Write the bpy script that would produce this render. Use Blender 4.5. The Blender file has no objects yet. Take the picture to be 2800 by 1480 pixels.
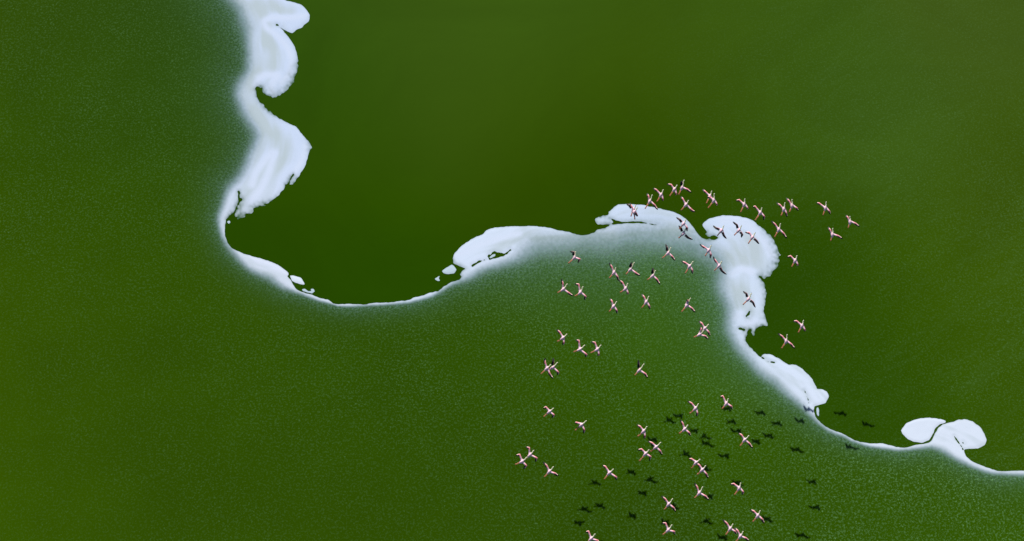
import bpy, math, random
import numpy as np
from mathutils import Vector, noise as mnoise

sc = bpy.context.scene
COL = sc.collection
random.seed(7)
# ------------------------------------------------------------------ camera
DEP = math.radians(62.0)          # the camera looks down at 62 degrees
DIST = 160.0                      # metres from the lens to the middle of the view
HALF = 1400.0 / 45.0              # half the width of the view, metres
cam_data = bpy.data.cameras.new('camera')
cam = bpy.data.objects.new('camera', cam_data)
COL.objects.link(cam)
FWD = Vector((0, math.cos(DEP), -math.sin(DEP)))
UP = Vector((0, math.sin(DEP), math.cos(DEP)))
CAM = -FWD * DIST
cam.location = CAM
cam.rotation_euler = (math.pi / 2 - DEP, 0, 0)
cam_data.sensor_width = 36.0
cam_data.lens = 18.0 / (HALF / DIST)
cam_data.clip_start = 1.0
cam_data.clip_end = 30000.0
sc.camera = cam
FPX = 45.0 * DIST

# ------------------------------------------------------------------ sky, sun, exposure
SUN_EL = math.radians(34.0)
SUN_AZ = math.radians(-6.4)       # from +Y (away from the camera), a little to the left
world = bpy.data.worlds.new('World')
sc.world = world
world.use_nodes = True
wn = world.node_tree.nodes
wl = world.node_tree.links
sky = wn.new('ShaderNodeTexSky')
sky.sky_type = 'NISHITA'
sky.sun_disc = False
sky.sun_elevation = SUN_EL
sky.sun_rotation = SUN_AZ
sky.altitude = 600.0
bg = wn['Background']
bg.inputs['Strength'].default_value = 0.05
wl.new(sky.outputs['Color'], bg.inputs['Color'])
sd = bpy.data.lights.new('sun', 'SUN')
sd.energy = 5.0
sd.angle = math.radians(0.35)
sd.color = (1.0, 0.955, 0.89)
sun = bpy.data.objects.new('sun', sd)
COL.objects.link(sun)
SUN_DIR = Vector((math.sin(SUN_AZ) * math.cos(SUN_EL), math.cos(SUN_AZ) * math.cos(SUN_EL), math.sin(SUN_EL)))
sun.rotation_euler = SUN_DIR.to_track_quat('Z', 'Y').to_euler()
sun.location = (0, 60, 60)
sc.view_settings.view_transform = 'Standard'
sc.view_settings.look = 'None'
sc.view_settings.gamma = 1.0
sc.view_settings.use_curve_mapping = False
sc.view_settings.exposure = 0.39


# ------------------------------------------------------------------ helpers
def srgb(c):
    c = np.asarray(c, dtype=float) / 255.0
    return np.where(c <= 0.04045, c / 12.92, ((c + 0.055) / 1.055) ** 2.4)


def ray(px, py):
    return Vector((1, 0, 0)) * ((px - 1400.0) / FPX) + UP * ((740.0 - py) / FPX) + FWD


def on_plane(px, py, p0, n):
    r = ray(px, py)
    return CAM + r * ((p0 - CAM).dot(n) / r.dot(n))


def ground(px, py, z=0.0):
    return on_plane(px, py, Vector((0, 0, z)), Vector((0, 0, 1)))


def ground_np(X, Y):
    """photo pixels -> lake surface, arrays"""
    a = (X - 1400.0) / FPX
    b = (740.0 - Y) / FPX
    rx = a
    ry = UP.y * b + FWD.y
    rz = UP.z * b + FWD.z
    t = -CAM.z / rz
    return CAM.x + rx * t, CAM.y + ry * t


def tag(o, label=None, cat=None, group=None, kind=None):
    if label: o['label'] = label
    if cat: o['category'] = cat
    if group: o['group'] = group
    if kind: o['kind'] = kind
    return o


def mesh_obj(name, verts, faces, mat, parent=None, smooth=True, mats=None, idx=None):
    me = bpy.data.meshes.new(name)
    me.from_pydata([tuple(v) for v in verts], [], faces)
    for m in (mats or [mat]):
        me.materials.append(m)
    if idx: me.polygons.foreach_set('material_index', idx)
    me.polygons.foreach_set('use_smooth', [smooth] * len(me.polygons))
    me.update()
    o = bpy.data.objects.new(name, me)
    COL.objects.link(o)
    if parent: o.parent = parent
    return o


# ------------------------------------------------------------------ materials
def mat(name, color, rough=0.6, spec=0.3, vary=0.0, scale=30.0):
    m = bpy.data.materials.new(name)
    m.use_nodes = True
    nt = m.node_tree
    b = nt.nodes['Principled BSDF']
    b.inputs['Roughness'].default_value = rough
    b.inputs['Specular IOR Level'].default_value = spec
    tc = nt.nodes.new('ShaderNodeTexCoord')
    nz = nt.nodes.new('ShaderNodeTexNoise')
    nz.inputs['Scale'].default_value = scale
    nz.inputs['Detail'].default_value = 3
    nt.links.new(tc.outputs['Object'], nz.inputs['Vector'])
    mx = nt.nodes.new('ShaderNodeMix')
    mx.data_type = 'RGBA'
    c = np.array(color)
    mx.inputs['A'].default_value = (*np.clip(c * (1 - vary), 0, 1), 1)
    mx.inputs['B'].default_value = (*np.clip(c * (1 + vary), 0, 1), 1)
    nt.links.new(nz.outputs['Fac'], mx.inputs['Factor'])
    nt.links.new(mx.outputs['Result'], b.inputs['Base Color'])
    return m


def surface_mat(name, rough, spec, bump):
    """pigment comes from the 'pigment' attribute (algae and soda foam), the floating
    flecks and the clumping of the scum are procedural"""
    m = bpy.data.materials.new(name)
    m.use_nodes = True
    nt = m.node_tree
    N, Lk = nt.nodes, nt.links
    b = N['Principled BSDF']
    b.inputs['Specular IOR Level'].default_value = spec
    tc = N.new('ShaderNodeTexCoord')
    pig = N.new('ShaderNodeAttribute'); pig.attribute_name = 'pigment'
    gr = N.new('ShaderNodeAttribute'); gr.attribute_name = 'grain'
    fo = N.new('ShaderNodeAttribute'); fo.attribute_name = 'foam'
    ha = N.new('ShaderNodeAttribute'); ha.attribute_name = 'halo'

    def math_(op, a, c=None, clamp=False):
        n = N.new('ShaderNodeMath'); n.operation = op; n.use_clamp = clamp
        for i, v in enumerate((a, c)):
            if v is None: continue
            if isinstance(v, (int, float)): n.inputs[i].default_value = v
            else: Lk.new(v, n.inputs[i])
        return n.outputs[0]

    def noise(scale, detail, rough_=0.5, dist=0.0, off=0.0):
        mp = N.new('ShaderNodeMapping')
        mp.inputs['Location'].default_value = (off, off * 1.7, 0)
        Lk.new(tc.outputs['Object'], mp.inputs['Vector'])
        n = N.new('ShaderNodeTexNoise')
        n.inputs['Scale'].default_value = scale
        n.inputs['Detail'].default_value = detail
        n.inputs['Roughness'].default_value = rough_
        n.inputs['Distortion'].default_value = dist
        Lk.new(mp.outputs['Vector'], n.inputs['Vector'])
        return n.outputs['Fac']

    def ramp(v, lo, hi):
        n = N.new('ShaderNodeMapRange'); n.clamp = True
        n.inputs['From Min'].default_value = lo
        n.inputs['From Max'].default_value = hi
        Lk.new(v, n.inputs['Value'])
        return n.outputs['Result']

    mpd = N.new('ShaderNodeMapping')
    mpr = N.new('ShaderNodeMapping')
    mpr.inputs['Rotation'].default_value = (0, 0, math.radians(-35))
    Lk.new(tc.outputs['Object'], mpr.inputs['Vector'])
    mpd.inputs['Scale'].default_value = (0.4, 2.2, 1)
    Lk.new(mpr.outputs['Vector'], mpd.inputs['Vector'])
    nd = N.new('ShaderNodeTexNoise')
    nd.inputs['Scale'].default_value = 0.55; nd.inputs['Detail'].default_value = 5; nd.inputs['Distortion'].default_value = 1.8
    Lk.new(mpd.outputs['Vector'], nd.inputs['Vector'])
    wind = ramp(nd.outputs['Fac'], 0.5, 0.75)
    # worm-like clumps of scum, then sparse bright flecks
    fine = ramp(noise(8.0, 2, 0.65, 0.5), 0.52, 0.63)
    spk = ramp(noise(9.5, 1, 0.5, 0.0, 31.0), 0.64, 0.76)
    big = ramp(noise(0.28, 4, 0.6, 0.4, 11.0), 0.3, 0.72)
    amt = math_('MULTIPLY', math_('ADD', math_('MULTIPLY', fine, 0.30), math_('MULTIPLY', spk, 0.6)), gr.outputs['Fac'])
    if name == 'lake_water':
        amt = math_('ADD', amt, math_('MULTIPLY', math_('MULTIPLY', wind, gr.outputs['Fac']), 0.10))
    amt = math_('MULTIPLY', amt, math_('ADD', math_('MULTIPLY', big, 0.7), 0.55), True)
    mul = N.new('ShaderNodeMix'); mul.data_type = 'RGBA'
    Lk.new(amt, mul.inputs['Factor'])
    # slow drift of the algae, a few per cent
    hs = N.new('ShaderNodeHueSaturation')
    slow = noise(0.09, 5, 0.6, 1.2, 5.0)
    Lk.new(math_('ADD', math_('MULTIPLY', slow, 0.36), 0.82), hs.inputs['Value'])
    slow_mask = N.new('ShaderNodeMix'); slow_mask.data_type = 'RGBA'
    Lk.new(fo.outputs['Fac'], slow_mask.inputs['Factor'])
    Lk.new(pig.outputs['Color'], hs.inputs['Color'])
    Lk.new(hs.outputs['Color'], slow_mask.inputs['A'])
    Lk.new(pig.outputs['Color'], slow_mask.inputs['B'])
    Lk.new(slow_mask.outputs['Result'], mul.inputs['A'])
    mul.inputs['B'].default_value = (0.13, 0.27, 0.11, 1)
    hz = N.new('ShaderNodeMix'); hz.data_type = 'RGBA'
    hn = ramp(noise(7.5, 3, 0.7, 0.4, 17.0), 0.45, 0.64)
    Lk.new(math_('MULTIPLY', math_('MULTIPLY', hn, ha.outputs["Fac"]), 0.52, True), hz.inputs['Factor'])
    Lk.new(mul.outputs['Result'], hz.inputs['A'])
    hz.inputs['B'].default_value = (0.18, 0.31, 0.29, 1)
    Lk.new(hz.outputs['Result'], b.inputs['Base Color'])
    # foam is matt, open water slightly glossy
    rr = N.new('ShaderNodeMapRange')
    rr.inputs['To Min'].default_value = rough
    rr.inputs['To Max'].default_value = 0.9
    Lk.new(fo.outputs['Fac'], rr.inputs['Value'])
    Lk.new(rr.outputs['Result'], b.inputs['Roughness'])
    bp = N.new('ShaderNodeBump')
    bp.inputs['Strength'].default_value = 0.5
    bp.inputs['Distance'].default_value = bump
    Lk.new(noise(2.2, 4, 0.6, 0.3, 3.0), bp.inputs['Height'])
    Lk.new(bp.outputs['Normal'], b.inputs['Normal'])
    return m


M_WATER = surface_mat('lake_water', 0.4, 0.0, 0.01)
M_FILM = surface_mat('algae_scum', 0.6, 0.0, 0.006)
M_FOAM = surface_mat('soda_foam', 0.6, 0.02, 0.004)
M_PLUME = mat('plumage_pale_pink', (0.93, 0.62, 0.72), 0.75, 0.2, 0.06)
M_CORAL = mat('coverts_coral', (0.88, 0.30, 0.34), 0.7, 0.2, 0.12)
M_BAND = mat('wing_front_band', (0.90, 0.60, 0.58), 0.7, 0.2, 0.08)
M_NECK = mat('neck_cream', (0.66, 0.66, 0.46), 0.75, 0.2, 0.06)
M_LEG = mat('leg_orange_pink', (0.60, 0.22, 0.12), 0.5, 0.3, 0.1)
M_BLACK = mat('flight_feather_black', (0.012, 0.010, 0.014), 0.55, 0.2, 0.2)

# ------------------------------------------------------------------ traced shore of the foam (photo pixels -> lake surface)
EDGE = [(770,-60),(768,-20),(776,0),(804,6),(825,14),(839,28),(847,43),(843,58),(831,68),(826,76),(811,81),(799,90),(787,87),(771,78),(758,69),
(771,80),(783,94),(797,113),(807,132),(813,150),(815,169),(812,193),(806,211),(799,230),(785,247),(768,261),(752,268),(736,266),(724,254),(714,241),(703,236),(698,244),(703,263),(714,282),(736,303),(767,325),(788,337),(812,350),(828,371),(843,387),(851,403),(845,412),(841,433),(835,452),(822,473),(804,499),(790,507),(780,505),(775,518),(759,536),(740,552),(719,565),(694,573),(690,584),(672,589),(650,594),(643,587),(653,560),(662,545),(656,540),(652,524),(650,540),(652,555),(640,573),(627,589),(619,600),(616,621),(615,640),
(622,664),(637,680),(672,696),(717,708),(752,720),(774,734),(788,746),(789,752),(785,756),(795,767),(800,778),(811,792),(829,800),(853,807),(873,815),(897,820),(910,830),(924,833),(954,831),(993,833),(1030,828),(1063,828),(1098,824),(1121,820),(1135,813),(1159,808),(1175,801),(1198,797),(1214,784),(1231,774),(1252,767),(1263,758),(1259,751),(1263,744),(1273,734),(1260,730),(1249,725),(1239,719),(1241,698),(1252,682),(1268,668),(1296,651),(1319,642),(1331,630),(1352,623),(1412,619),(1459,619),(1493,622),(1549,634),(1577,642),(1603,643),(1624,636),(1633,629),(1652,623),(1675,615),(1714,612),(1749,610),(1784,615),(1798,616),(1773,610),(1745,606),(1703,606),(1687,603),(1668,597),(1677,606),(1676,610),(1663,615),(1635,617),(1627,608),(1629,596),(1645,591),(1662,587),(1664,580),(1677,569),(1691,560),(1710,558),(1749,560),(1784,566),(1831,577),(1861,589),(1885,607),(1901,629),(1912,645),(1931,655),(1952,656),(1965,651),(1952,645),(1936,647),(1929,641),(1933,634),(1923,622),(1921,613),(1936,601),(1959,592),(1982,589),(2026,593),(2053,601),(2079,620),(2108,645),(2120,667),(2127,685),(2133,695),(2127,720),(2125,735),(2116,741),(2108,757),(2097,760),(2089,771),(2091,782),(2095,800),(2094,823),(2088,850),(2094,870),(2096,888),(2073,899),(2061,907),(2059,916),(2054,905),(2047,904),(2041,920),(2039,932),(2046,945),(2079,976),(2084,971),(2092,968),(2107,968),(2128,980),(2155,997),(2175,998),(2194,1011),(2221,1038),(2234,1064),(2251,1066),(2262,1071),(2267,1084),(2257,1102),(2234,1110),(2227,1113),(2227,1134),(2237,1150),(2257,1167),(2287,1181),(2313,1190),(2337,1204),(2379,1213),(2414,1213),(2440,1220),(2461,1225),(2481,1223),(2504,1217),(2540,1212),(2549,1202),(2558,1184),(2568,1168),(2586,1158),(2606,1154),(2618,1149),(2636,1147),(2659,1153),(2679,1168),(2692,1186),(2697,1204),(2692,1217),(2674,1226),(2651,1227),(2636,1231),(2641,1248),(2661,1263),(2687,1275),(2713,1284),(2738,1289),(2800,1288),(2880,1296)]
# inner limit of the dense foam: x, y, softness, reach of the pale fringe (pixels)
SOFT = [(590,-60,26,60),(620,-8,26,70),(655,28,26,70),(672,80,26,70),(682,141,26,70),(679,188,26,60),(663,216,24,50),(653,259,20,45),(664,300,22,45),(685,341,22,50),(698,372,26,60),(693,407,26,60),(682,433,26,60),(666,465,24,50),(648,491,22,45),(627,513,18,40),(613,539,15,38),(605,571,14,34),(602,600,12,32),(604,622,10,28),(607,644,9,24),(616,666,12,24),(631,688,14,26),(650,710,14,28),(679,732,15,28),(712,748,16,30),(747,763,16,30),(778,783,13,30),(805,797,9,26),(833,808,7,24),(866,819,6,22),(899,828,5,22),(924,836,3,22),(965,837,5,24),(1049,834,5,24),(1121,827,6,24),(1180,809,7,26),(1226,784,9,28),(1273,765,14,32),(1296,754,16,40),(1319,742,18,50),(1366,726,22,60),(1412,710,26,70),(1447,689,43.5,85.0),(1470,674,52.2,95.0),(1551,666,55.1,105.0),(1610,662,58.0,110.0),(1680,656,60.9,120.0),(1749,649,63.8,120.0),(1808,647,66.7,120.0),(1854,654,66.7,110.0),(1912,677,63.8,100.0),(1952,705,58.0,90.0),(1970,741,34,80),(1980,785,30,75),(1986,829,30,70),(1991,858,26,60),(2000,902,24,50),(2018,943,24,46),(2035,962,24,46),(2072,1005,22,44),(2128,1054,18,40),(2181,1097,16,36),(2208,1127,14,32),(2231,1151,9,28),(2264,1175,7,24),(2313,1197,7,24),(2327,1207,6,24),(2378,1219,6,24),(2456,1230,6,24),(2507,1226,7,26),(2548,1224,10,28),(2584,1237,12,28),(2623,1256,11,28),(2661,1274,9,28),(2713,1294,8,28),(2751,1298,8,28),(2800,1300,8,28),(2880,1308,8,28)]
# cracks and slits in the foam: points and half width (pixels)
CRACKS = [([(1331,709),(1310,716),(1291,727)],1.9),
          ([(1333,702),(1341,694),(1352,688),(1366,694),(1384,694),(1396,684)],1.6),
          ([(2089,772),(2084,764),(2076,756)],1.6),
          ([(657,543),(652,524)],1.7),([(2041,864),(2047,860),(2049,853)],1.8),
          ([(2200,1068),(2207,1082),(2211,1102)],1.7),([(2084,978),(2102,990),(2118,992)],1.5),
          ([(2633,1229),(2626,1217),(2618,1207),(2610,1194)],1.9),([(2633,1211),(2637,1215)],1.8),
          ([(788,506),(794,492),(802,478)],1.8),([(757,68),(772,80),(786,93)],1.9),
          ([(2022,899),(2035,903)],1.6)]
HOLES = [[(1333,702),(1352,688),(1366,694),(1384,694),(1377,701),(1356,707),(1338,711)]]
PATCHES = [
 ([(793,754),(811,756),(824,762),(833,778),(818,776),(800,769)], 'small white foam flake beside the rim of the left bay, shaped like a leaf'),
 ([(827,792),(834,791),(843,797),(852,797),(850,791),(857,791),(860,797),(853,802),(842,800),(830,797)], 'hooked thread of foam below the leaf-shaped flake in the left bay'),
 ([(1209,742),(1219,734),(1235,725),(1244,731),(1248,738),(1242,747),(1226,750),(1213,747)], 'rounded pale foam piece below the curled head on the right of the bay'),
 ([(1190,763),(1203,755),(1199,761),(1203,768),(1196,768)], 'tiny white foam arrowhead floating alone on the dark bay'),
 ([(1338,705),(1346,698),(1354,696),(1352,701),(1342,706)], 'small scrap of foam inside the eye-shaped hole of the curled head'),
 ([(622,607),(627,604),(630,608),(625,612)], 'tiny foam speck under the frayed lobe at the neck of the left band'),
 ([(2467,1178),(2481,1160),(2507,1149),(2543,1146),(2569,1149),(2583,1153),(2566,1159),(2554,1172),(2547,1188),(2538,1202),(2520,1208),(2497,1205),(2479,1194)], 'large oval white foam raft split from the double lobe by a crack'),
 ([(2233,1117),(2237,1115),(2239,1126),(2238,1138),(2234,1132)], 'thin upright sliver of foam under the round knob of the slanting band'),
]
# pigment of the open water and of the scummed water, display colours at photo pixels
CLEAR = [(1000,60,58,88,22),(1400,60,60,90,22),(2000,100,60,90,22),(2700,40,64,88,26),(2780,500,60,86,14),(2400,350,62,92,26),(1200,350,56,84,16),(1900,250,56,82,10),(900,300,44,76,6),(900,450,50,80,10),(1000,640,42,74,0),(700,660,38,70,0),(1000,780,38,72,0),(1500,540,44,72,0),(1750,500,44,72,0),(2100,480,50,80,8),(2180,750,40,72,0),(2150,900,40,72,0),(2500,800,58,88,8),(2330,1000,44,76,2),(2700,1000,54,84,6),(2400,1150,44,76,2),(1150,150,60,88,22),(860,180,46,78,16),(1500,300,58,86,14),(2780,800,60,88,10),(2200,300,58,88,20)]
FILM = [(0,0,55,83,19),(300,60,49,77,22),(520,60,49,83,31),(100,300,51,83,15),(450,300,47,81,20),(100,700,55,85,9),(450,700,51,83,13),(0,1000,57,87,1),(0,1400,58,90,1),(400,1100,51,81,0),(700,900,51,83,9),(700,1400,51,81,0),(1100,1000,49,83,6),(1000,1300,49,79,0),(1600,900,53,89,16),(1800,850,60,103,32),(1500,1200,49,79,1),(2100,1100,55,91,15),(2300,1300,51,85,6),(2700,1400,57,93,14),(1800,1450,47,77,1),(2400,1450,51,85,5)]
GRAIN_F = [(0,0,.35),(300,300,.4),(500,200,.5),(0,1400,.2),(500,1100,.3),(1000,1000,.5),(1000,1400,.25),(1500,900,.7),(1800,800,.8),(1500,1300,.45),(2100,1100,.8),(2300,1400,.8),(2700,1400,1.2),(2600,1300,1.2)]
GRAIN_C = [(1000,100,.0),(1400,400,.0),(1000,700,.0),(1900,200,.02),(2150,600,.0),(2300,500,.25),(2500,400,.4),(2700,700,.4),(2500,900,.4),(2750,1200,.55),(2300,250,.3),(2300,1050,.05),(2500,1120,.3),(2150,950,.0),(2600,100,.08)]
LIGHT_K = 1.27                    # display value of a white surface in this light
WHITE = [(700,100,202,219,246),(720,400,202,219,246),(700,720,220,230,250),(1400,660,212,227,249),(1750,600,206,223,248),(2080,650,204,221,247),(2050,860,210,227,250),(2180,1050,218,231,251),(2600,1200,218,230,248)]
CREAM = (188, 204, 214)
TEAL = (92, 134, 126)
LIGHT_STROKES = [([(832,45),(790,50),(745,48),(722,58),(728,76),(760,100),(786,130),(798,165),(792,200),(770,225)],9),
                 ([(703,232),(708,215),(725,206),(760,208),(740,235),(745,255)],11), ([(690,505),(700,470),(730,435),(748,420),(735,470),(715,510),(690,545)],13),
                 ([(835,400),(825,440),(800,480)],8), ([(1250,700),(1290,680),(1340,660),(1420,640)],9), ([(1300,722),(1360,712),(1420,690),(1440,665)],12),
                 ([(1640,628),(1720,622),(1800,620)],9), ([(1975,605),(2040,612),(2090,660),(2112,700)],12), ([(2000,868),(2030,862),(2060,880),(2040,895)],13),
                 ([(2060,745),(2030,735),(2000,750)],10)]
STRANDS = [([(640,-10),(690,20),(720,50),(722,100),(745,150),(742,200),(706,215),(684,250),(690,300),(735,345),(770,385),(765,430),(720,480),(680,520)],26),
           ([(740,18),(790,30)],18),([(1352,690),(1380,660),(1450,650),(1560,664),(1700,640),(1800,635),(1880,640)],22),
           ([(2000,700),(2060,720),(2060,660)],30),([(2020,790),(2040,850)],24)]


# ------------------------------------------------------------------ fields over the lake, in numpy
def smooth_line(pts, sub=3, closed=False):
    P = np.array(pts, float)
    n = len(P)
    out = []
    rng = range(n) if closed else range(n - 1)
    for i in rng:
        if closed: p0, p1, p2, p3 = P[(i-1) % n], P[i], P[(i+1) % n], P[(i+2) % n]
        else: p0, p1, p2, p3 = P[max(i-1, 0)], P[i], P[i+1], P[min(i+2, n-1)]
        for k in range(sub):
            t = k / sub
            a = 0.5 * ((2*p1) + (-p0+p2)*t + (2*p0-5*p1+4*p2-p3)*t*t + (-p0+3*p1-3*p2+p3)*t**3)
            lin = p1 + (p2 - p1) * t
            out.append(0.5 * a + 0.5 * lin)
    if not closed: out.append(P[-1])
    return np.array(out)


def inside(X, Y, poly):
    """even-odd test on a tensor grid; X along axis 1, Y along axis 0"""
    res = np.zeros((len(Y), len(X)), bool)
    x0, y0 = poly[:, 0], poly[:, 1]
    x1, y1 = np.roll(x0, -1), np.roll(y0, -1)
    for j, y in enumerate(Y):
        m = (y0 > y) != (y1 > y)
        if not m.any(): continue
        xc = np.sort(x0[m] + (y - y0[m]) / (y1[m] - y0[m]) * (x1[m] - x0[m]))
        res[j] = (np.searchsorted(xc, X) % 2) == 1
    return res


def near_dist(X, Y, line, reach, closed=False):
    """distance to a polyline, computed only within reach"""
    D = np.full((len(Y), len(X)), float(reach))
    P = np.vstack([line, line[:1]]) if closed else line
    for a, b in zip(P[:-1], P[1:]):
        i0, i1 = np.searchsorted(X, (min(a[0], b[0]) - reach, max(a[0], b[0]) + reach))
        j0, j1 = np.searchsorted(Y, (min(a[1], b[1]) - reach, max(a[1], b[1]) + reach))
        if i0 >= i1 or j0 >= j1: continue
        gx, gy = X[None, i0:i1], Y[j0:j1, None]
        d = b - a
        L2 = max(d @ d, 1e-9)
        t = np.clip(((gx - a[0]) * d[0] + (gy - a[1]) * d[1]) / L2, 0, 1)
        dd = np.hypot(gx - a[0] - t * d[0], gy - a[1] - t * d[1])
        D[j0:j1, i0:i1] = np.minimum(D[j0:j1, i0:i1], dd)
    return D


def vnoise(X, Y, s, seed=0):
    """smooth value noise, X and Y broadcastable pixel arrays"""
    rs = np.random.RandomState(seed)
    T = rs.rand(512, 512)
    u, v = X / s + 137.3, Y / s + 71.9
    iu, iv = np.floor(u).astype(int), np.floor(v).astype(int)
    fu, fv = u - iu, v - iv
    fu, fv = fu*fu*(3-2*fu), fv*fv*(3-2*fv)
    g = lambda a, b: T[b % 512, a % 512]
    return (g(iu, iv)*(1-fu) + g(iu+1, iv)*fu)*(1-fv) + (g(iu, iv+1)*(1-fu) + g(iu+1, iv+1)*fu)*fv


def field(X, Y, pts, sig=230.0):
    pts = np.array(pts, float)
    X = np.clip(X, -200, 3000); Y = np.clip(Y, -200, 1680)
    W = 0; S = [0] * (pts.shape[1] - 2)
    for p in pts:
        w = np.exp(-((X - p[0])**2 + (Y - p[1])**2) / (2*sig*sig)) + 1e-9
        W = W + w
        S = [s + w * c for s, c in zip(S, p[2:])]
    return [s / W for s in S]


def build_sheet(name, X, Y, f, z, pigment, grain, foam, material, keep=None, halo=None):
    """quads where f > 0, cells cut along f = 0; attributes carried along"""
    gx, gy = np.meshgrid(X, Y)
    wx, wy = ground_np(gx, gy)
    ny, nx = f.shape
    if halo is None: halo = np.zeros(f.shape)
    pos = (f > 0)
    c = pos[:-1, :-1].astype(int) + pos[:-1, 1:] + pos[1:, :-1] + pos[1:, 1:]
    full = c == 4
    part = (c > 0) & (c < 4)
    if keep is not None:
        full &= keep; part &= keep
    vid = -np.ones(f.shape, int)
    need = np.zeros(f.shape, bool)
    for a, b in ((0, 0), (0, 1), (1, 0), (1, 1)):
        need[a:ny-1+a, b:nx-1+b] |= full | part
    need &= pos
    vid[need] = np.arange(need.sum())
    V = [np.stack([wx[need], wy[need], z[need]], 1)]
    A = [np.concatenate([pigment[need], grain[need][:, None], foam[need][:, None], halo[need][:, None]], 1)]
    nv = int(need.sum())
    J, I = np.nonzero(full)
    quads = np.stack([vid[J, I], vid[J+1, I], vid[J+1, I+1], vid[J, I+1]], 1)
    loops = [quads.ravel()]
    sizes = [np.full(len(quads), 4)]
    extra_v, extra_a, cache, polys = [], [], {}, []

    def cut(j0, i0, j1, i1):
        k = (min((j0, i0), (j1, i1)), max((j0, i0), (j1, i1)))
        if k in cache: return cache[k]
        t = f[j0, i0] / (f[j0, i0] - f[j1, i1])
        t = min(max(t, 0.02), 0.98)
        ins = (j0, i0) if pos[j0, i0] else (j1, i1)
        extra_v.append((wx[j0, i0]*(1-t) + wx[j1, i1]*t, wy[j0, i0]*(1-t) + wy[j1, i1]*t, 0.004))
        extra_a.append(np.concatenate([pigment[ins], [grain[ins], foam[ins], halo[ins]]]))
        cache[k] = nv + len(extra_v) - 1
        return cache[k]
    J, I = np.nonzero(part)
    for j, i in zip(J, I):
        ring = [(j, i), (j+1, i), (j+1, i+1), (j, i+1)]
        poly = []
        for k in range(4):
            a, b = ring[k], ring[(k+1) % 4]
            if pos[a]: poly.append(vid[a])
            if pos[a] != pos[b]: poly.append(cut(*a, *b))
        if len(poly) >= 3: polys.append(poly)
    if extra_v:
        V.append(np.array(extra_v)); A.append(np.array(extra_a))
    if polys:
        loops.append(np.concatenate([np.array(p) for p in polys]))
        sizes.append(np.array([len(p) for p in polys]))
    V = np.concatenate(V); A = np.concatenate(A)
    loops = np.concatenate(loops); sizes = np.concatenate(sizes)
    me = bpy.data.meshes.new(name)
    me.vertices.add(len(V)); me.vertices.foreach_set('co', V.astype(np.float32).ravel())
    me.loops.add(len(loops)); me.loops.foreach_set('vertex_index', loops.astype(np.int32))
    me.polygons.add(len(sizes))
    st = np.concatenate([[0], np.cumsum(sizes)[:-1]])
    me.polygons.foreach_set('loop_start', st.astype(np.int32))
    me.update(calc_edges=True)
    me.validate()
    me.polygons.foreach_set('use_smooth', [True] * len(me.polygons))
    ca = me.attributes.new('pigment', 'FLOAT_COLOR', 'POINT')
    ca.data.foreach_set('color', np.concatenate([A[:, :3], np.ones((len(A), 1))], 1).astype(np.float32).ravel())
    for nm, k in (('grain', 3), ('foam', 4), ('halo', 5)):
        at = me.attributes.new(nm, 'FLOAT', 'POINT')
        at.data.foreach_set('value', A[:, k].astype(np.float32))
    me.materials.append(material)
    o = bpy.data.objects.new(name, me)
    COL.objects.link(o)
    if me.polygons and me.polygons[0].normal.z < 0:
        me.flip_normals()
    return o


def axis(lo, hi, step, far, mirror_far):
    core = np.arange(lo, hi + step, step)
    out, s, v = [], step, core[-1]
    while v < far:
        s *= 1.35; v += s; out.append(v)
    neg, s, v = [], step, core[0]
    while v > mirror_far:
        s *= 1.35; v -= s; neg.append(v)
    return np.concatenate([neg[::-1], core, out])


def to_albedo(rgb):
    r = srgb(np.clip(np.stack(rgb, -1), 0, 255))
    return np.clip(r / LIGHT_K, 0.0004, 0.92)


STEP = 2.4
XS = axis(-40, 2840, STEP, 9000, -6500)
YS = axis(-40, 1520, STEP, 6000, -3000)
GX, GY = np.meshgrid(XS, YS)
edge = smooth_line(EDGE, 3)
EDGE_POLY = np.vstack([[(760, -2600)], edge, [(9500, 2600), (9500, 6500), (-7000, 6500), (-7000, -3200), (760, -3200)]])
soft4 = smooth_line(SOFT, 2)
SOFT_POLY = np.vstack([[(560, -2600)], soft4[:, :2], [(9500, 2640), (9500, 6500), (-7000, 6500), (-7000, -3200), (560, -3200)]])

# signed distance to the sharp edge
REACH = 54.0
ins = inside(XS, YS, EDGE_POLY)
dE = near_dist(XS, YS, np.vstack([[(760, -2600)], edge, [(9500, 2600)]]), REACH)
f = np.where(ins, dE, -dE)
for pts, hw in CRACKS:
    f = np.minimum(f, near_dist(XS, YS, np.array(pts, float), REACH) - hw * 1.1 - (vnoise(GX, GY, 6, 77) - .62) * 3.2)
for h in HOLES:
    hp = np.array(h, float)
    hi = inside(XS, YS, hp)
    dh = near_dist(XS, YS, hp, REACH, True)
    f = np.minimum(f, np.where(hi, -dh, dh))
# ragged rims where the photo shows them
rag = np.full(f.shape, 1.3)
for x, y, r, a in ((760, 258, 60, 7), (800, 200, 40, 3.5), (700, 580, 60, 6), (650, 592, 30, 5), (2118, 735, 45, 6), (2070, 905, 45, 6), (2110, 800, 60, 3), (1650, 605, 35, 2.5),
                   (2095, 650, 50, 2), (1245, 735, 30, 3), (800, 500, 30, 3), (845, 400, 22, 2), (1940, 645, 22, 3), (2110, 690, 40, 2.5)):
    rag += a * np.exp(-((GX - x)**2 + (GY - y)**2) / (2 * (r * .6)**2))
f = f + rag * ((vnoise(GX, GY, 7.5, 1) - .5) * 1.3 + (vnoise(GX, GY, 18, 2) - .5) * 1.2 + (vnoise(GX, GY, 4.5, 3) - .5) * .45) * (np.abs(f) < REACH - 1)

f0 = f.copy()
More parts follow.
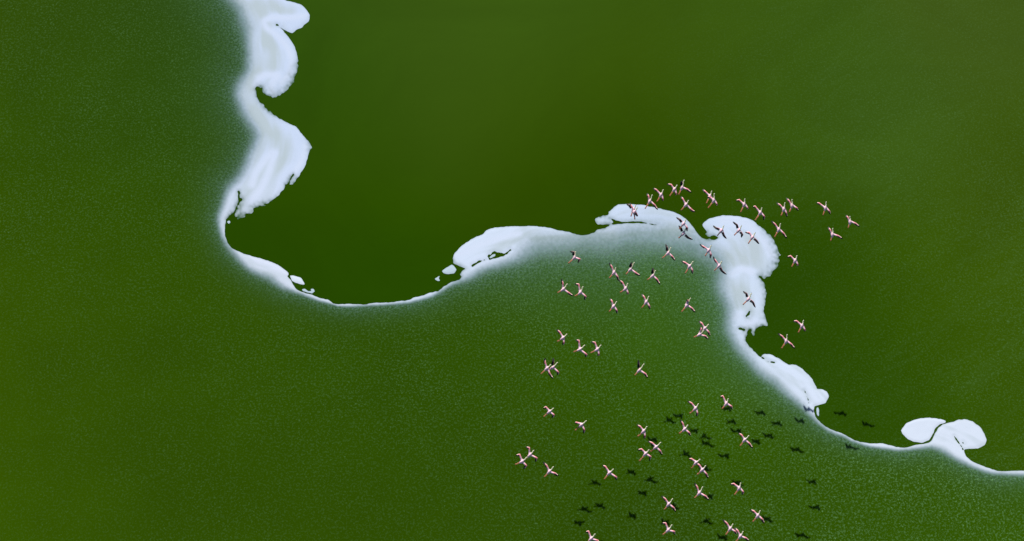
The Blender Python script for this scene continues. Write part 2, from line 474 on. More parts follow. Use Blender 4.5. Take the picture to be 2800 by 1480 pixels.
# dense foam field from the soft limit
sins = inside(XS, YS, SOFT_POLY)
far_line = np.vstack([[(560, -2600, 26, 60)], soft4, [(9500, 2640, 8, 24)]])
best = np.full(f.shape, 1e9); wS = np.zeros(f.shape); tS = np.zeros(f.shape); wsum = np.zeros(f.shape)
for a, b in zip(far_line[:-1], far_line[1:]):
    reach = 520
    i0, i1 = np.searchsorted(XS, (min(a[0], b[0]) - reach, max(a[0], b[0]) + reach))
    j0, j1 = np.searchsorted(YS, (min(a[1], b[1]) - reach, max(a[1], b[1]) + reach))
    if i0 >= i1 or j0 >= j1: continue
    gx, gy = XS[None, i0:i1], YS[j0:j1, None]
    d = (b - a)[:2]
    t = np.clip(((gx - a[0]) * d[0] + (gy - a[1]) * d[1]) / max(d @ d, 1e-9), 0, 1)
    dd = np.hypot(gx - a[0] - t * d[0], gy - a[1] - t * d[1])
    sub = best[j0:j1, i0:i1]
    np.minimum(sub, dd, out=sub)
    wt = math.hypot(*d) / (dd + 4.0)**3.5
    wS[j0:j1, i0:i1] += wt * (a[2] + (b[2] - a[2]) * t)
    tS[j0:j1, i0:i1] += wt * (a[3] + (b[3] - a[3]) * t)
    wsum[j0:j1, i0:i1] += wt
wS = np.where(wsum > 0, wS / np.maximum(wsum, 1e-20), 20.0); tS = np.where(wsum > 0, tS / np.maximum(wsum, 1e-20), 40.0)
wS = np.maximum(wS, 3); tS = np.maximum(tS * .85, 18)
s = np.where(sins, best, -best)
s = s + (vnoise(GX, GY, 60, 5) - .5) * (np.minimum(wS, 30) * .5 + 3)
foam = 1 / (1 + np.exp(np.clip(s / wS * 3.6, -30, 30)))
tail = np.exp(-np.clip(s, 0, 1e4) / tS) * (1 - foam * .0)
cream = np.zeros(f.shape)
for pts, w in STRANDS:
    dd = near_dist(XS, YS, smooth_line(pts, 6), w * 3)
    cream = np.maximum(cream, np.exp(-(dd / w)**2) - math.exp(-9))
cream *= .55 + .9 * vnoise(GX * 1.0 + GY * .35, GY * .8 - GX * .3, 34, 8)
streak = vnoise(s * 1.0, (GX + GY) * .16, 7, 41) * .5 + vnoise(s * 1.0 + 900, (GX - GY) * .1, 15, 42) * .8
core = np.clip((f0 - 14) / 34, 0, 1)
cream = np.clip(cream * .7 + .30 * core + 1.0 * (streak - .62) * np.exp(-np.clip(-s - 90, 0, 400) / 60), 0, 1)
light = np.zeros(f.shape)
for pts, w in LIGHT_STROKES:
    dd = near_dist(XS, YS, smooth_line(pts, 6), w * 3)
    light = np.maximum(light, np.exp(-(dd / w)**2) - math.exp(-9))
cream = np.clip(cream - light * .9, 0, 1)
green = to_albedo([c - k for c, k in zip(field(GX, GY, FILM), (3.5, 5.0, 12))])
white = to_albedo(field(GX, GY, WHITE, 150.0))
crm = to_albedo([np.full(f.shape, c) for c in CREAM])
teal = to_albedo([np.full(f.shape, c) for c in TEAL])
m3 = lambda a, b, t: a * (1 - t[..., None]) + b * t[..., None]
pig = m3(green, teal, tail * .19)
fm = foam + (vnoise(GX, GY, 5, 12) - .5) * foam * (1 - foam) * .9
pig = m3(pig, m3(m3(white, crm, cream), to_albedo([np.full(f.shape, c) for c in (216, 228, 250)]), light * .5), np.clip(fm, 0, 1)**1.15)
pig = m3(pig, to_albedo([np.full(f.shape, c) for c in (126, 154, 172)]), 4 * foam * (1 - foam) * .34)
thin = np.clip(np.exp(-np.clip(f, 0, 99) / (1.6 + 1.5 * rag)), 0, 1) * np.clip((rag - .6) / 4, .08, .8)
thin *= .6 + .8 * vnoise(GX, GY, 6, 15)
pig = m3(pig, to_albedo([np.full(f.shape, c) for c in (66, 100, 70)]), np.clip(thin * (foam > .4), 0, 1))
grain = 0.98 * field(GX, GY, GRAIN_F)[0] * (1 - np.clip(foam * 1.15, 0, 1)) * (1 + .3 * tail)
rise = np.clip(f / 9.0, 0, 1)
rise = rise * rise * (3 - 2 * rise)
lump = (vnoise(GX, GY, 40, 20) - .5) * .012 + (vnoise(GX, GY, 9, 21) - .5) * .002
zf = 0.004 + foam * rise * (0.009 + lump * .5) + 0.0

halo = np.clip(tail**1.25 * (1 - foam)**.8, 0, 1)
foam_c = (foam[:-1, :-1] + foam[1:, 1:]) / 2
near = foam_c > 0.45
o = build_sheet('foam', XS, YS, f, zf, pig, grain, foam, M_FOAM, keep=near, halo=halo)
tag(o, 'white soda foam drifting in one curling band across the green lake', None, None, 'stuff')
o = build_sheet('scummed_water', XS, YS, f, zf, pig, grain, foam, M_FILM, keep=~near, halo=halo)
tag(o, 'speckled green algae water left of and below the foam band', None, None, 'structure')

# loose foam pieces, each a thing
for k, (pts, lab) in enumerate(PATCHES):
    p = smooth_line(pts, 4, True)
    st = 1.5
    px = np.arange(p[:, 0].min() - 8, p[:, 0].max() + 8, st)
    py = np.arange(p[:, 1].min() - 8, p[:, 1].max() + 8, st)
    gx, gy = np.meshgrid(px, py)
    d = near_dist(px, py, p, 60, True)
    fi = np.where(inside(px, py, p), d, -d) + (vnoise(gx, gy, 6, 30 + k) - .5) * 1.6 + (3.0 if k == 6 else .4)
    if k == 6:
        fi = fi * 1.0
    r = np.clip(fi / 7, 0, 1); r = r * r * (3 - 2 * r)
    zz = 0.004 + r * (0.009 + (vnoise(gx, gy, 16, 50 + k) - .5) * .004)
    pg = to_albedo([np.full(gx.shape, c) for c in ((218, 230, 248) if k in (0, 6) else (190, 210, 225))])
    pg = pg * (.9 + .1 * np.clip(r + .3, 0, 1))[..., None]
    o = build_sheet('foam_patch', px, py, fi, zz, pg, np.zeros(gx.shape), np.ones(gx.shape), M_FOAM)
    # sit the piece about its own centre
    me = o.data
    c = ground(float(p[:, 0].mean()), float(p[:, 1].mean()))
    co = np.empty(len(me.vertices) * 3, np.float32); me.vertices.foreach_get('co', co)
    co = co.reshape(-1, 3); co[:, 0] -= c.x; co[:, 1] -= c.y
    me.vertices.foreach_set('co', co.ravel()); o.location = (c.x, c.y, 0.004)
    tag(o, lab, 'foam patch', 'loose pieces of foam')

# open water to the horizon
XW = axis(-200, 3000, 20, 60000, -60000)
YW = axis(-160, 1660, 20, 9000, -3200)
wgx, wgy = np.meshgrid(XW, YW)
wp = to_albedo([c - k for c, k in zip(field(wgx, wgy, CLEAR, 150.0), (1.5, 1.5, 3))])
gw = field(wgx, wgy, GRAIN_C)[0]
on = np.ones(wgx.shape)
o = build_sheet('water', XW, YW, on, on * 0.0, wp, gw, on * 0.0, M_WATER)
tag(o, 'clear dark green lake water right of and above the foam band', None, None, 'structure')

# ------------------------------------------------------------------ flamingos
# body x,y, head x,y, feet x,y, left wing tip x,y, right wing tip x,y, wing wrists, key
BIRDS = [
(1731.1,574, 1735.8,566.3, 1725.3,591.6, 1712.9,557.5, 1739.4,589.2, None, None, 'A1'),
(1734.1,580.4, 1739.4,572.8, 1735.8,599.8, 1722.9,555.2, 1740.5,591, None, None, 'A1b'),
(1776.4,551.7, 1783.4,534, 1764,570.4, 1769.9,529.3, 1798.7,574, None, None, 'A2'),
(1806.9,534, 1813.4,519.9, 1796.3,551.7, 1785.8,515.2, 1811,549.3, 1794,518.8, 1812.2,542.3, 'A3'),
(1843.3,518.8, 1850.4,508.2, 1831,536.4, 1823.3,503.5, 1845.7,533.4, 1835.1,505.3, 1848.6,527, 'A4'),
(1864.5,514.1, 1870.3,493.5, 1855.6,532.9, 1865,495.3, 1890.9,527, None, None, 'A5'),
(1875,561.1, 1882.1,549.3, 1862.7,575.1, 1862.7,537.6, 1900.9,579.3, 1866.8,543.4, 1892.6,575.1, 'A6'),
(1940.8,537.6, 1946.1,523.5, 1931.4,556.4, 1920.8,517.6, 1946.7,550.5, 1927.9,523.5, None, 'A7'),
(1951.4,549.3, 1953.1,530.5, 1936.1,569.3, 1934.3,538.7, 1957.3,561.1, None, 1958.4,555.2, 'A8'),
(1868.4,613, 1874.4,602.5, 1859.8,623.6, 1849.3,594.5, 1879,632.9, 1859.8,601.1, 1877.7,621, 'D1'),
(1868.4,639.5, 1873.7,628.2, 1857.2,650, 1855.9,617, 1894.2,655.3, 1862.5,623.6, 1878.3,646.1, 'D2'),
(1972.2,631.5, 1978.1,619.6, 1963.6,642.1, 1949.7,617, 1986.7,652.7, 1958.9,623.6, 1978.8,640.8, 'D3'),
(2019.7,630.9, 2026.3,619.6, 2007.8,643.4, 2003.9,606.4, 2027,650, 2015.8,615.7, 2029,639.5, 'D4'),
(2056.7,650, 2063.3,639.5, 2046.2,665.9, 2037.6,635.5, 2075.9,667.2, 2048.8,636.8, 2066,655.3, 'D5'),
(1937.1,685.7, 1944.4,672.5, 1929.9,697.6, 1913.3,667.9, 1941.8,706.9, 1924.6,675.1, 1943.7,695, 'D6'),
(1965.5,728, 1972.2,717.4, 1956.3,737.3, 1950.3,701.6, 1986.7,750.5, 1958.9,716.1, 1972.2,735.9, 'D7'),
(1884.9,729.3, 1894.8,716.1, 1873.7,747.8, 1863.1,714.1, 1893.5,749.2, 1875.7,720.1, 1892.9,738.6, 'D8'),
(1826.3,693.1, 1834.4,678, 1811.1,705.9, 1820.5,667.5, 1846.1,712.9, None, 1835.6,699, 'X9'),
(2034.7,560.4, 2036.8,545, 2025,580.6, 2012.1,549.1, 2042.3,572, 2021,546.7, 2042.8,566.8, 'B1'),
(2078.4,583, 2083.2,569.3, 2064.6,603.2, 2058.2,566, 2088,602.4, 2064.6,564.4, 2090.5,592.7, 'B2'),
(2143,573.3, 2146.2,555.5, 2135.7,590.3, 2123.6,554.7, 2151.9,593.5, None, None, 'B3'),
(2165.6,563.6, 2165.6,546.7, 2158.3,580.6, 2150.2,541, 2182.6,576.5, None, None, 'B4'),
(2256.9,570.1, 2259.3,553.1, 2250.4,588.7, 2232.6,555.5, 2270.6,586.2, 2239.1,555.5, None, 'B5'),
(2324.7,608, 2323.9,592.7, 2319.1,623.4, 2313.4,588.7, 2350.6,620.2, None, None, 'B6'),
(2276.3,642.8, 2277.1,625.8, 2271.4,658.9, 2264.9,621, 2304.5,653.3, None, None, 'B7'),
(2129.2,629, 2134.1,612.9, 2117.9,648.4, 2109,604, 2151.9,652.5, None, None, 'B8'),
(2173.7,713.9, 2179.3,700.1, 2164.8,730, 2151.9,703.4, 2176.9,724.8, 2161.6,700.1, 2180.1,721.1, 'B9'),
(1877.9,835.9, 1888,816.2, 1863.9,852.9, 1879.1,822.5, 1901.4,854.6, None, None, 'E1'),
(1926.4,899.3, 1937.1,887.7, 1917.5,913.6, 1911.2,877.9, 1941.6,918.9, None, None, 'E2'),
(1913,915.4, 1922.9,905.5, 1901.4,920.7, 1916.6,893.9, 1937.1,927.9, None, 1928.2,918.9, 'E3'),
(2046.1,818.9, 2054.1,803.8, 2031.8,833.2, 2031.8,796.6, 2065.7,841.2, 2041.6,802.9, 2058.6,826.1, 'E4'),
(2192.5,892.1, 2197,877, 2182.7,910, 2168.4,878.8, 2199.6,906.4, 2178.2,877.9, 2199.6,899.3, 'E5'),
(2149.6,934.1, 2152.3,916.2, 2137.1,952.9, 2127.3,911.8, 2173.8,953.8, None, None, 'E6'),
(1570.5,705.5, 1574.2,689.4, 1554.3,720.2, 1558.7,687.9, 1580,719.5, 1569,689.4, 1584.4,708.5, 'C1'),
(1678.4,746.6, 1683.6,733.4, 1665.9,760.6, 1665.9,718.7, 1692.4,768.7, None, None, 'C2'),
(1723.2,737.8, 1734.2,718.7, 1712.2,749.6, 1727.6,717.3, 1751.1,754, None, 1740.8,748.1, 'C3'),
(1784.1,755.4, 1792.2,740.8, 1770.2,765.7, 1785.6,732, 1805.4,778.9, None, 1795.2,762.8, 'C4'),
(1539.6,792.2, 1550.7,777.5, 1527.9,798.8, 1536,762.8, 1567.5,809.8, None, 1557.3,802.4, 'C5'),
(1586.6,801, 1594,784.8, 1574.9,808.3, 1572,776.7, 1598.4,820.8, 1582.2,777.5, 1602.1,811.2, 'C6'),
(1710,790.7, 1716.6,776, 1696.8,799.5, 1692.4,765.7, 1712.9,802.4, 1701.2,771.6, 1715.9,798, 'C7'),
(1676.9,839.1, 1685.8,825.9, 1665.9,852.4, 1668.1,816.4, 1687.2,857.5, None, None, 'C8'),
(1766.5,827.4, 1773.9,811.2, 1754.8,842.1, 1754.8,803.9, 1776.8,846.5, None, None, 'C9'),
(1538.6,924.9, 1549.9,914.4, 1526.1,932.9, 1522.1,901.1, 1538,943.4, 1530,907.7, 1541.9,934.2, 'F1'),
(1584.9,956.6, 1598.7,944.7, 1569.7,961.9, 1574.3,930.2, 1600.7,977.1, 1582.9,931.5, 1604.7,969.9, 'F2'),
(1632.4,956.6, 1643,944.7, 1615.3,965.2, 1616.6,934.8, 1633.1,971.8, 1626.5,936.8, 1637.1,965.9, 'F3'),
(1495,1008.2, 1504.3,998.9, 1479.2,1022.7, 1491.1,979.1, 1512.9,1035.9, 1490.4,991, 1503.6,1022.7, 'F4'),
(1510.9,1005.5, 1524.1,992.3, 1502.3,1010.2, 1513.5,979.1, 1524.7,1026, 1512.9,992.3, 1527.4,1018.7, 'F5'),
(1747.4,1013.5, 1760.6,996.3, 1736.2,1026, 1746.1,984.4, 1771.2,1033.9, 1747.4,996.3, 1765.2,1022.7, 'F6'),
(1501.6,1126.7, 1513,1117, 1486.6,1139.9, 1485.7,1117, 1508.6,1143.4, 1492.8,1113.5, 1512.1,1132.9, 'G1'),
(1588.8,1162.8, 1602.9,1151.4, 1572.9,1176.9, 1572,1156.6, 1595.8,1185.7, 1579.1,1156.6, 1598.5,1176.9, 'G2'),
(1426.7,1263.2, 1440.8,1250.9, 1409.1,1270.3, 1410,1245.6, 1431.1,1283.5, 1420.5,1243, 1438.1,1272, 'G3'),
(1448.7,1244.7, 1459.3,1232.4, 1436.4,1256.2, 1437.3,1222.7, 1464.6,1264.1, 1446.9,1224.5, 1468.1,1252.7, 'G4'),
(1501.6,1290.5, 1513,1277.3, 1488.4,1304.6, 1485.7,1263.2, 1527.1,1302, None, None, 'G5'),
(1665.4,1294.1, 1676.9,1283.5, 1652.2,1310.8, 1646.9,1272.9, 1685.7,1313.4, 1654.8,1275.6, 1685.7,1305.5, 'G6'),
(1901,1118.1, 1909.6,1104.9, 1885.8,1130.7, 1879.9,1097, 1905,1139.3, 1890.5,1102.3, 1907,1128.7, 'H1'),
(1985.6,1104.9, 1990.9,1091.7, 1974.4,1118.1, 1969.1,1085.8, 2001.8,1120.1, 1976.3,1083.1, 2000.1,1111.5, 'H2'),
(1871.3,1175, 1880.5,1163.1, 1862.7,1181.6, 1860.1,1147.2, 1887.8,1192.1, None, None, 'H3'),
(1759,1180.2, 1768.9,1167, 1743.8,1193.5, 1741.1,1161.7, 1761,1200.1, None, 1763.6,1190.8, 'H4'),
(1792.7,1223.8, 1806.5,1210.6, 1780.8,1233.1, 1771.5,1206.7, 1810.5,1244.3, None, None, 'H5'),
(1764.3,1241.8, 1772.2,1233.2, 1748.4,1261, 1743.1,1230.6, 1776.2,1261, 1754.4,1228.6, 1779.5,1249.1, 'J1'),
(1902.3,1266.2, 1912.3,1257.7, 1890.5,1280.8, 1883.8,1255.7, 1915.6,1282.1, None, None, 'J2'),
(1919.5,1286.1, 1929.4,1274.2, 1906.3,1298, 1905,1268.9, 1936.7,1308.5, None, None, 'J3'),
(1911.6,1349.5, 1921.5,1332.3, 1901,1360.1, 1899,1320.4, 1938.7,1368, None, 1930.1,1357.4, 'J4'),
(1827.7,1379.9, 1838.9,1364.7, 1817.1,1393.1, 1808.5,1356.1, 1848.2,1399.7, None, None, 'J5'),
(2035.5,1204.1, 2047.4,1192.2, 2023.6,1219.9, 2019,1184.3, 2058.7,1226.6, None, None, 'I1'),
(2020.8,1336.3, 2025.4,1321.7, 2008.2,1353.5, 1997,1325, 2028.7,1353.5, 2006.2,1323.1, 2031.4,1344.2, 'K1'),
(1615.9,1473.9, 1627,1461.1, 1606.6,1483.2, 1601.3,1455.3, 1640.4,1489.1, 1608.9,1453, 1634.5,1478.6, 'L1'),
(1826.7,1450.6, 1837.2,1436.1, 1812.1,1462.3, 1809.8,1430.8, 1844.7,1462.3, 1819.7,1430.8, 1844.2,1454.1, 'L2'),
(2071.4,1411.4, 2078.4,1397.5, 2058.2,1427, 2051.2,1393.6, 2090,1431.6, None, None, 'M1'),
(1996.1,1447.1, 2003.8,1433.9, 1984.4,1462.7, 1975.9,1420.7, 2013.9,1461.1, None, None, 'M2'),
(2024,1467.3, 2031.8,1454.1, 2013.9,1479.8, 2008.5,1442.5, 2048.1,1479.8, None, None, 'M3'),
]
LABELS = {
'A1': 'flamingo over the upper foam lobe, upper left of two birds overlapping there',
'A1b': 'flamingo over the upper foam lobe, dark lower one of two birds overlapping there',
'A2': 'flamingo crossing the top rim of the upper foam lobe with its left wing straight up',
'A3': 'flamingo on dark water just above the bird that crosses the foam rim',
'A4': 'flamingo at the top of the flock, immediately left of the topmost bird',
'A5': 'topmost flamingo of the flock, one wing held upright beside its neck',
'A6': 'flamingo with wings in a wide V on dark water right below the topmost bird',
'A7': 'upper left of two overlapping flamingos on dark water between the two foam lobes',
'A8': 'lower right of two overlapping flamingos on dark water between the two foam lobes',
'D1': 'flamingo over the right shoulder of the upper foam lobe, upper of two there',
'D2': 'flamingo over the right shoulder of the upper foam lobe, lower of two there',
'D3': 'flamingo over the round foam head, leftmost of three, beside the small inlet',
'D4': 'flamingo over the round foam head, middle and highest of three birds there',
'D5': 'flamingo over the round foam head, rightmost of three birds there',
'D6': 'flamingo over grey foam below the small inlet, upper of two birds in line',
'D7': 'flamingo with wings spread in one line over white foam below the small inlet',
'D8': 'flamingo over the teal fringe of the foam, its black right wing tip pointing down',
'X9': 'flamingo over the teal fringe of the foam with its left wing straight up',
'B1': 'flamingo on dark water just above the round foam head, left of two there',
'B2': 'flamingo on dark water just above the round foam head, right of two there',
'B3': 'left flamingo of the close pair on dark water upper right of the foam head',
'B4': 'right flamingo of the close pair on dark water upper right of the foam head',
'B5': 'third flamingo from the right edge of the flock, above the last two birds',
'B6': 'rightmost flamingo of the whole flock, on open dark water',
'B7': 'second flamingo from the right of the whole flock, long right wing stretched level',
'B8': 'flamingo with fully stretched wings on dark water right beside the foam head',
'B9': 'lone flamingo on dark water at the right of the jagged foam rim',
'E1': 'flamingo with dark half folded wing over green scum, right below the fringe',
'E2': 'upper of two stacked flamingos over green scum left of the foam neck',
'E3': 'lower of two stacked flamingos over green scum left of the foam neck',
'E4': 'lone flamingo over the narrow foam neck above the bright tongue of foam',
'E5': 'upper right one of two flamingos on dark water right of the foam neck',
'E6': 'lower left one of two flamingos on dark water right of the foam neck',
'C1': 'flamingo with arched wings beside the teal foam fringe, highest on the left',
'C2': 'flamingo with a long line of wings touching the wing of the bird below it',
'C3': 'flamingo with its left wing upright beside the neck, over scum under the foam fringe',
'C4': 'flamingo with a dark raised left wing over scum, between the upright-winged birds',
'C5': 'left one of two flamingos side by side below the bird at the left fringe',
'C6': 'right one of two flamingos side by side, right wing tip black and hanging down',
'C7': 'flamingo whose left wing touches the right wing tip of the bird above it',
'C8': 'slim flamingo over green scum, below the two birds linked by their wings',
'C9': 'flamingo over green scum between the slim one and the half folded one',
'F1': 'flamingo at the upper left of a row of three over plain green scum',
'F2': 'middle flamingo of a row of three, red wings widely arched',
'F3': 'right flamingo of a row of three, its right wing tip dark and hanging',
'F4': 'left one of the two flamingos flying wing over wing at the left of the flock',
'F5': 'right one of the two flamingos flying wing over wing, black left wing upright',
'F6': 'lone flamingo over green scum, left wing dark and upright, right wing spread low',
'G1': 'lone small flamingo at the left of the flock, below the wing over wing pair',
'G2': 'small pale flamingo alone over the scum with its left wing held level',
'G3': 'leftmost flamingo of the whole flock, lower bird of the far left pair',
'G4': 'upper bird of the far left pair of flamingos, touching its neighbour',
'G5': 'flamingo with red edged wings just right below the far left pair',
'G6': 'flamingo with a dark shadow right behind its feet, low over the scum',
'H1': 'flamingo left of the bird that has a shadow under its wing, above the first shadows',
'H2': 'flamingo with a bird shadow right under its right wing, upper of the shadowed group',
'H3': 'flamingo with long slanting wings between two shadows, below two others',
'H4': 'pale flamingo with its right wing tip pointing down, above a close pair',
'H5': 'flamingo of a close pair, the upper right one, shadow beside its body',
'J1': 'flamingo of a close pair, the lower left one, red right wing bent down',
'J2': 'upper left of two flamingos flying in one slanting line among the shadows',
'J3': 'lower right of two flamingos flying in one slanting line among the shadows',
'J4': 'flamingo with raised left wing left of two small shadows, low in the flock',
'J5': 'flamingo in a full cross with straight wings low over the scum near the bottom',
'I1': 'flamingo in a cross just under the largest shadow of the flock',
'K1': 'flamingo with its left wing tip bent level, just under a shadow at lower right',
'L1': 'flamingo cut by the bottom edge at the left of the bottom row',
'L2': 'flamingo with arched wings close to the bottom edge, below the full cross bird',
'M1': 'lowest flamingo on the right, with a shadow right beside its head',
'M2': 'left one of the two flamingos touching wings at the bottom edge',
'M3': 'right one of the two flamingos touching wings at the bottom edge, lowest of the pair'
}
HREF = {'A1': 1.1, 'A1b': 1.12, 'A2': 1.05, 'A3': 1.06, 'A4': 1.155, 'A5': 1.19, 'A6': 1.14, 'A7': 1.02, 'A8': 1.06, 'B1': 1.0, 'B2': 1.01, 'B3': 1.015, 'B4': 0.98, 'B5': 0.985, 'B6': 0.97, 'B7': 1.015, 'B8': 1.05, 'B9': 1.05, 'C1': 1.07, 'C2': 0.95, 'C3': 1.0, 'C4': 1.09, 'C5': 1.04, 'C6': 1.01, 'C7': 0.97, 'C8': 0.99, 'C9': 1.04, 'D1': 1.16, 'D2': 1.115, 'D3': 0.96, 'D4': 1.01, 'D5': 0.95, 'D6': 0.98, 'D7': 1.03, 'D8': 1.09, 'X9': 0.96, 'E1': 1.02, 'E2': 0.985, 'E3': 1.0, 'E4': 1.04, 'E5': 0.86, 'E6': 0.915, 'F1': 0.875, 'F2': 0.91, 'F3': 0.92}
DARK_L = {'A5', 'C3', 'C4', 'F5', 'F6', 'X9', 'D4', 'D2', 'D3', 'E4', 'A1', 'D1', 'C1'}   # black stands for dark undersides and for shade on raised wings
DARK_R = {'D2', 'D3', 'D4', 'D5', 'E4', 'A1b', 'D7'}
PN = Vector((0, -0.44, 1)).normalized()     # the flock banks and climbs: wings and backs tilt towards the camera


def ringtube(path, radii, up, seg=8, flat=None):
    """closed tube of elliptic rings along a path of points"""
    V, F = [], []
    n = len(path)
    for i, (p, r) in enumerate(zip(path, radii)):
        d = (path[min(i+1, n-1)] - path[max(i-1, 0)]).normalized()
        side = d.cross(up).normalized()
        u = side.cross(d).normalized()
        fr = (flat[i] if flat else 1.0)
        for k in range(seg):
            a = 2 * math.pi * k / seg
            V.append(p + side * (r * math.cos(a)) + u * (r * fr * math.sin(a)))
    for i in range(n - 1):
        for k in range(seg):
            a, b = i*seg + k, i*seg + (k+1) % seg
            F.append((a, b, b + seg, a + seg))
    F.append(tuple(range(seg))[::-1])
    F.append(tuple((n-1)*seg + k for k in range(seg)))
    return V, F


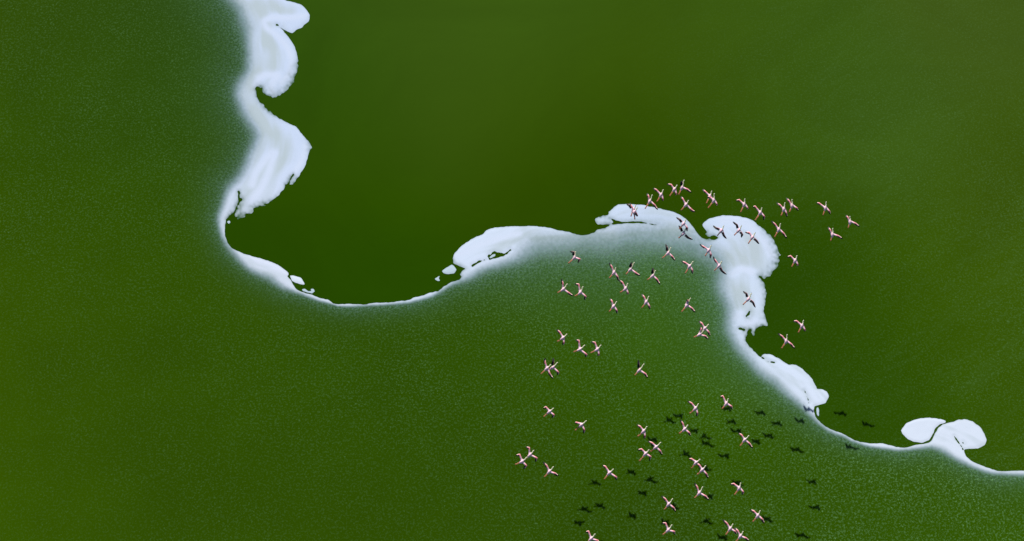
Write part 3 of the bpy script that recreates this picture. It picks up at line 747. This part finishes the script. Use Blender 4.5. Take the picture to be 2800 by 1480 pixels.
def make_flamingo(rec):
    key = rec[-1]
    (bx, by, hx, hy, fx, fy, lx, ly, rx, ry), wl_, wr_ = rec[0], rec[1], rec[2]
    h = 6.92 * HREF.get(key, 1.02 + 0.02 * math.sin(bx * 1.7 + by * 2.3))
    B = ground(bx, by)
    B = on_plane(bx, by, Vector((0, 0, h)), Vector((0, 0, 1)))
    P = lambda x, y: on_plane(x, y, B, PN) - B
    H, F_ = P(hx, hy), P(fx, fy)
    a = (H - F_).normalized()
    root = bpy.data.objects.new('flamingo', None)
    root.empty_display_size = 0.2
    root.location = B
    COL.objects.link(root)
    V, F, I = [], [], []

    def add(vf, m):
        v, fs = vf
        off = len(V)
        V.extend(v)
        for i, q in enumerate(fs):
            F.append(tuple(x + off for x in q))
            I.append(m(i) if callable(m) else m)
    # trunk, neck and head as one tube
    chest = H.normalized() * 0.14
    tail = (F_.normalized() * 0.6 - a * 0.4).normalized() * 0.2
    nl = max(H.length, 0.30)
    Hn = H.normalized()
    bend = a.cross(PN) * 0.015
    path = [tail, tail * .8, tail * .45, Vector(), chest * .55, chest, Hn * (.17 + (nl-.17) * .35) + bend, Hn * (.17 + (nl-.17) * .7) - bend, Hn * (nl - .03), Hn * nl, Hn * (nl + .035)]
    rad = [.012, .038, .070, .084, .072, .042, .03, .027, .03, .036, .014]
    flat = [.4, .55, .75, .85, .88, .9, 1, 1, 1, 1, 1]
    seg = 10
    add(ringtube(path, rad, PN, seg, flat), lambda i: 0 if i < 5 * seg else 1)
    # two trailing legs with feet
    fl = F_.normalized()
    sd_ = fl.cross(PN)
    flen = max(F_.length, 0.36)
    for sgn in (-1, 1):
        p = [fl * .10 + sd_ * .02 * sgn, fl * (flen * .6) + sd_ * .016 * sgn, fl * (flen * .62) + sd_ * .016 * sgn, fl * (flen - .08) + sd_ * .014 * sgn, fl * (flen - .05) + sd_ * .014 * sgn, fl * (flen + .02) + sd_ * .02 * sgn]
        add(ringtube(p, [.024, .016, .019, .014, .022, .012], PN, 6), 2)
    # wings: arm and hand lofted in one piece with the body; flight feathers are parts
    feathers = []
    W = 0.56
    for sgn, (tx, ty), wr in ((1, (lx, ly), wl_), (-1, (rx, ry), wr_)):
        T = P(tx, ty)
        out = (PN.cross(a)) * sgn
        S = out * 0.055 + a * 0.04
        if wr: Wp = P(*wr)
        else: Wp = S + (T - S) * 0.5 + a * 0.045
        if (Wp - S).length < .28: Wp = S + (Wp - S).normalized() * .28 if (Wp - S).length > .05 else Wp
        r = (B + T - CAM).normalized()
        Wp = Wp - r * 0.05
        hand = W - (Wp - S).length
        if (T - Wp).length < hand:
            lo, hi_ = 0.0, 0.07
            for _ in range(20):
                t = (lo + hi_) / 2
                if (T + r * t - Wp).length < hand: lo = t
                else: hi_ = t
            T = T + r * lo
        d1, d2 = (Wp - S).normalized(), (T - Wp).normalized()
        secs = [(S - d1 * .06, d1, .215, 0.0), (S + (Wp - S) * .33, d1, .18, .33), (S + (Wp - S) * .68, d1, .165, .68),
                (Wp, (d1 + d2).normalized(), .155, 1.0), (Wp + (T - Wp) * .35, d2, .14, 1.35), (Wp + (T - Wp) * .7, d2, .11, 1.7), (T, d2, .03, 2.0)]
        rows = []
        for c, d, ch, u in secs:
            back = d.cross(PN)
            back = (-back if sgn > 0 else back).normalized()
            if back.length < .1: back = -a
            back = (back + PN * .42).normalized()
            ch *= .9
            nn = d.cross(back).normalized()
            if nn.dot(PN) < 0: nn = -nn
            th = .024 * (1 - u * .38)
            rows.append((c, back, nn, ch, th, u))
        # covert panel: leading part of the chord, to 60 % of the hand
        v, fs, mi = [], [], []
        cov = rows[:6]
        dark = (key in DARK_L) if sgn > 0 else (key in DARK_R)
        for c, bk, nn, ch, th, u in cov:
            cf = .72 if u < 1 else (.60 if u < 1.5 else .40)
            if dark: cf = .62 if u < .3 else .14
            v += [c - bk * (.38 * ch), c - bk * (.2 * ch) + nn * th, c + bk * ((cf - .38) * ch) + nn * th * .7, c + bk * ((cf - .38) * ch) - nn * th * .3, c - bk * (.2 * ch) - nn * th * .6]
        for i in range(len(cov) - 1):
            for k in range(5):
                q = (i*5 + k, i*5 + (k+1) % 5, (i+1)*5 + (k+1) % 5, (i+1)*5 + k)
                fs.append(q)
                if i == 0: mi.append(0)
                elif i == 1: mi.append(3 if k != 1 else 0)
                elif i == 2: mi.append(3)
                elif i == 3: mi.append(4 if k == 0 else 3)
                else: mi.append(4)
        fs.append((0, 1, 2, 3, 4)); mi.append(0)
        e = (len(cov) - 1) * 5
        fs.append((e+4, e+3, e+2, e+1, e)); mi.append(4)
        add((v, fs), lambda i, mi=mi: mi[i])
        # flight feathers: separate vanes along the trailing edge and the tip
        fv, ff = [], []
        import bisect
        us = [r_[5] for r_ in rows]

        def at(u):
            i = min(max(bisect.bisect_right(us, u) - 1, 0), len(rows) - 2)
            t = (u - us[i]) / (us[i+1] - us[i])
            A_, B_ = rows[i], rows[i+1]
            return (A_[0].lerp(B_[0], t), A_[1].lerp(B_[1], t).normalized(), A_[2].lerp(B_[2], t).normalized(), A_[3]*(1-t) + B_[3]*t, u)
        u_in = .3 if dark else .75
        us_f = [u_in + (2.0 - u_in) * k / 13 for k in range(14)]
        for k in range(13):
            u0, u1 = us_f[k], us_f[k+1] + .03
            A_, B_ = at(u0), at(min(u1, 2.0))
            quad = []
            for (c, bk, nn, ch, u), ext in ((A_, .0), (B_, .012)):
                cf = .70 if u < 1 else (.58 if u < 1.5 else (.36 if u < 1.72 else 0.0))
                if dark: cf = .12
                dz = .004 * (k % 2)
                p0 = c + bk * ((cf - .38) * ch) + nn * (.004 + dz)
                p1 = c + bk * ((.66 + ext * 3) * ch) + nn * dz - nn * .004
                quad.append((p0, p1, nn))
            (a0, a1, n0), (b0, b1, n1) = quad
            off = len(fv)
            t2 = .005
            fv += [a0 + n0*t2, a1 + n0*t2, b1 + n1*t2, b0 + n1*t2, a0 - n0*t2, a1 - n0*t2, b1 - n1*t2, b0 - n1*t2]
            for q in ((0, 1, 2, 3), (7, 6, 5, 4), (0, 4, 5, 1), (1, 5, 6, 2), (2, 6, 7, 3), (3, 7, 4, 0)):
                ff.append(tuple(x + off for x in q))
        feathers.append((fv, ff))
    mesh_obj('body', V, F, None, root, True, [M_PLUME, M_NECK, M_LEG, M_CORAL, M_BAND], I)
    for fv, ff in feathers:
        mesh_obj('flight_feathers', fv, ff, M_BLACK, root, False)
    # dark bent bill
    b0 = Hn * (nl + .02)
    bv, bf = ringtube([b0, b0 + Hn * .035 - PN * .005, b0 + Hn * .06 - PN * .03], [.02, .016, .004], PN, 6)
    mesh_obj('bill', bv, bf, M_BLACK, root)
    return tag(root, LABELS[key], 'flamingo', 'flamingos flying over the foam and the green lake')


for r_ in BIRDS:
    p = r_
    nums = []
    i = 0
    vals = list(p[:-1])
    pts10 = tuple(vals[:10])
    rest = vals[10:]
    w = []
    while rest:
        if rest[0] is None: w.append(None); rest = rest[1:]
        else: w.append((rest[0], rest[1])); rest = rest[2:]
    make_flamingo((pts10, w[0], w[1], p[-1]))
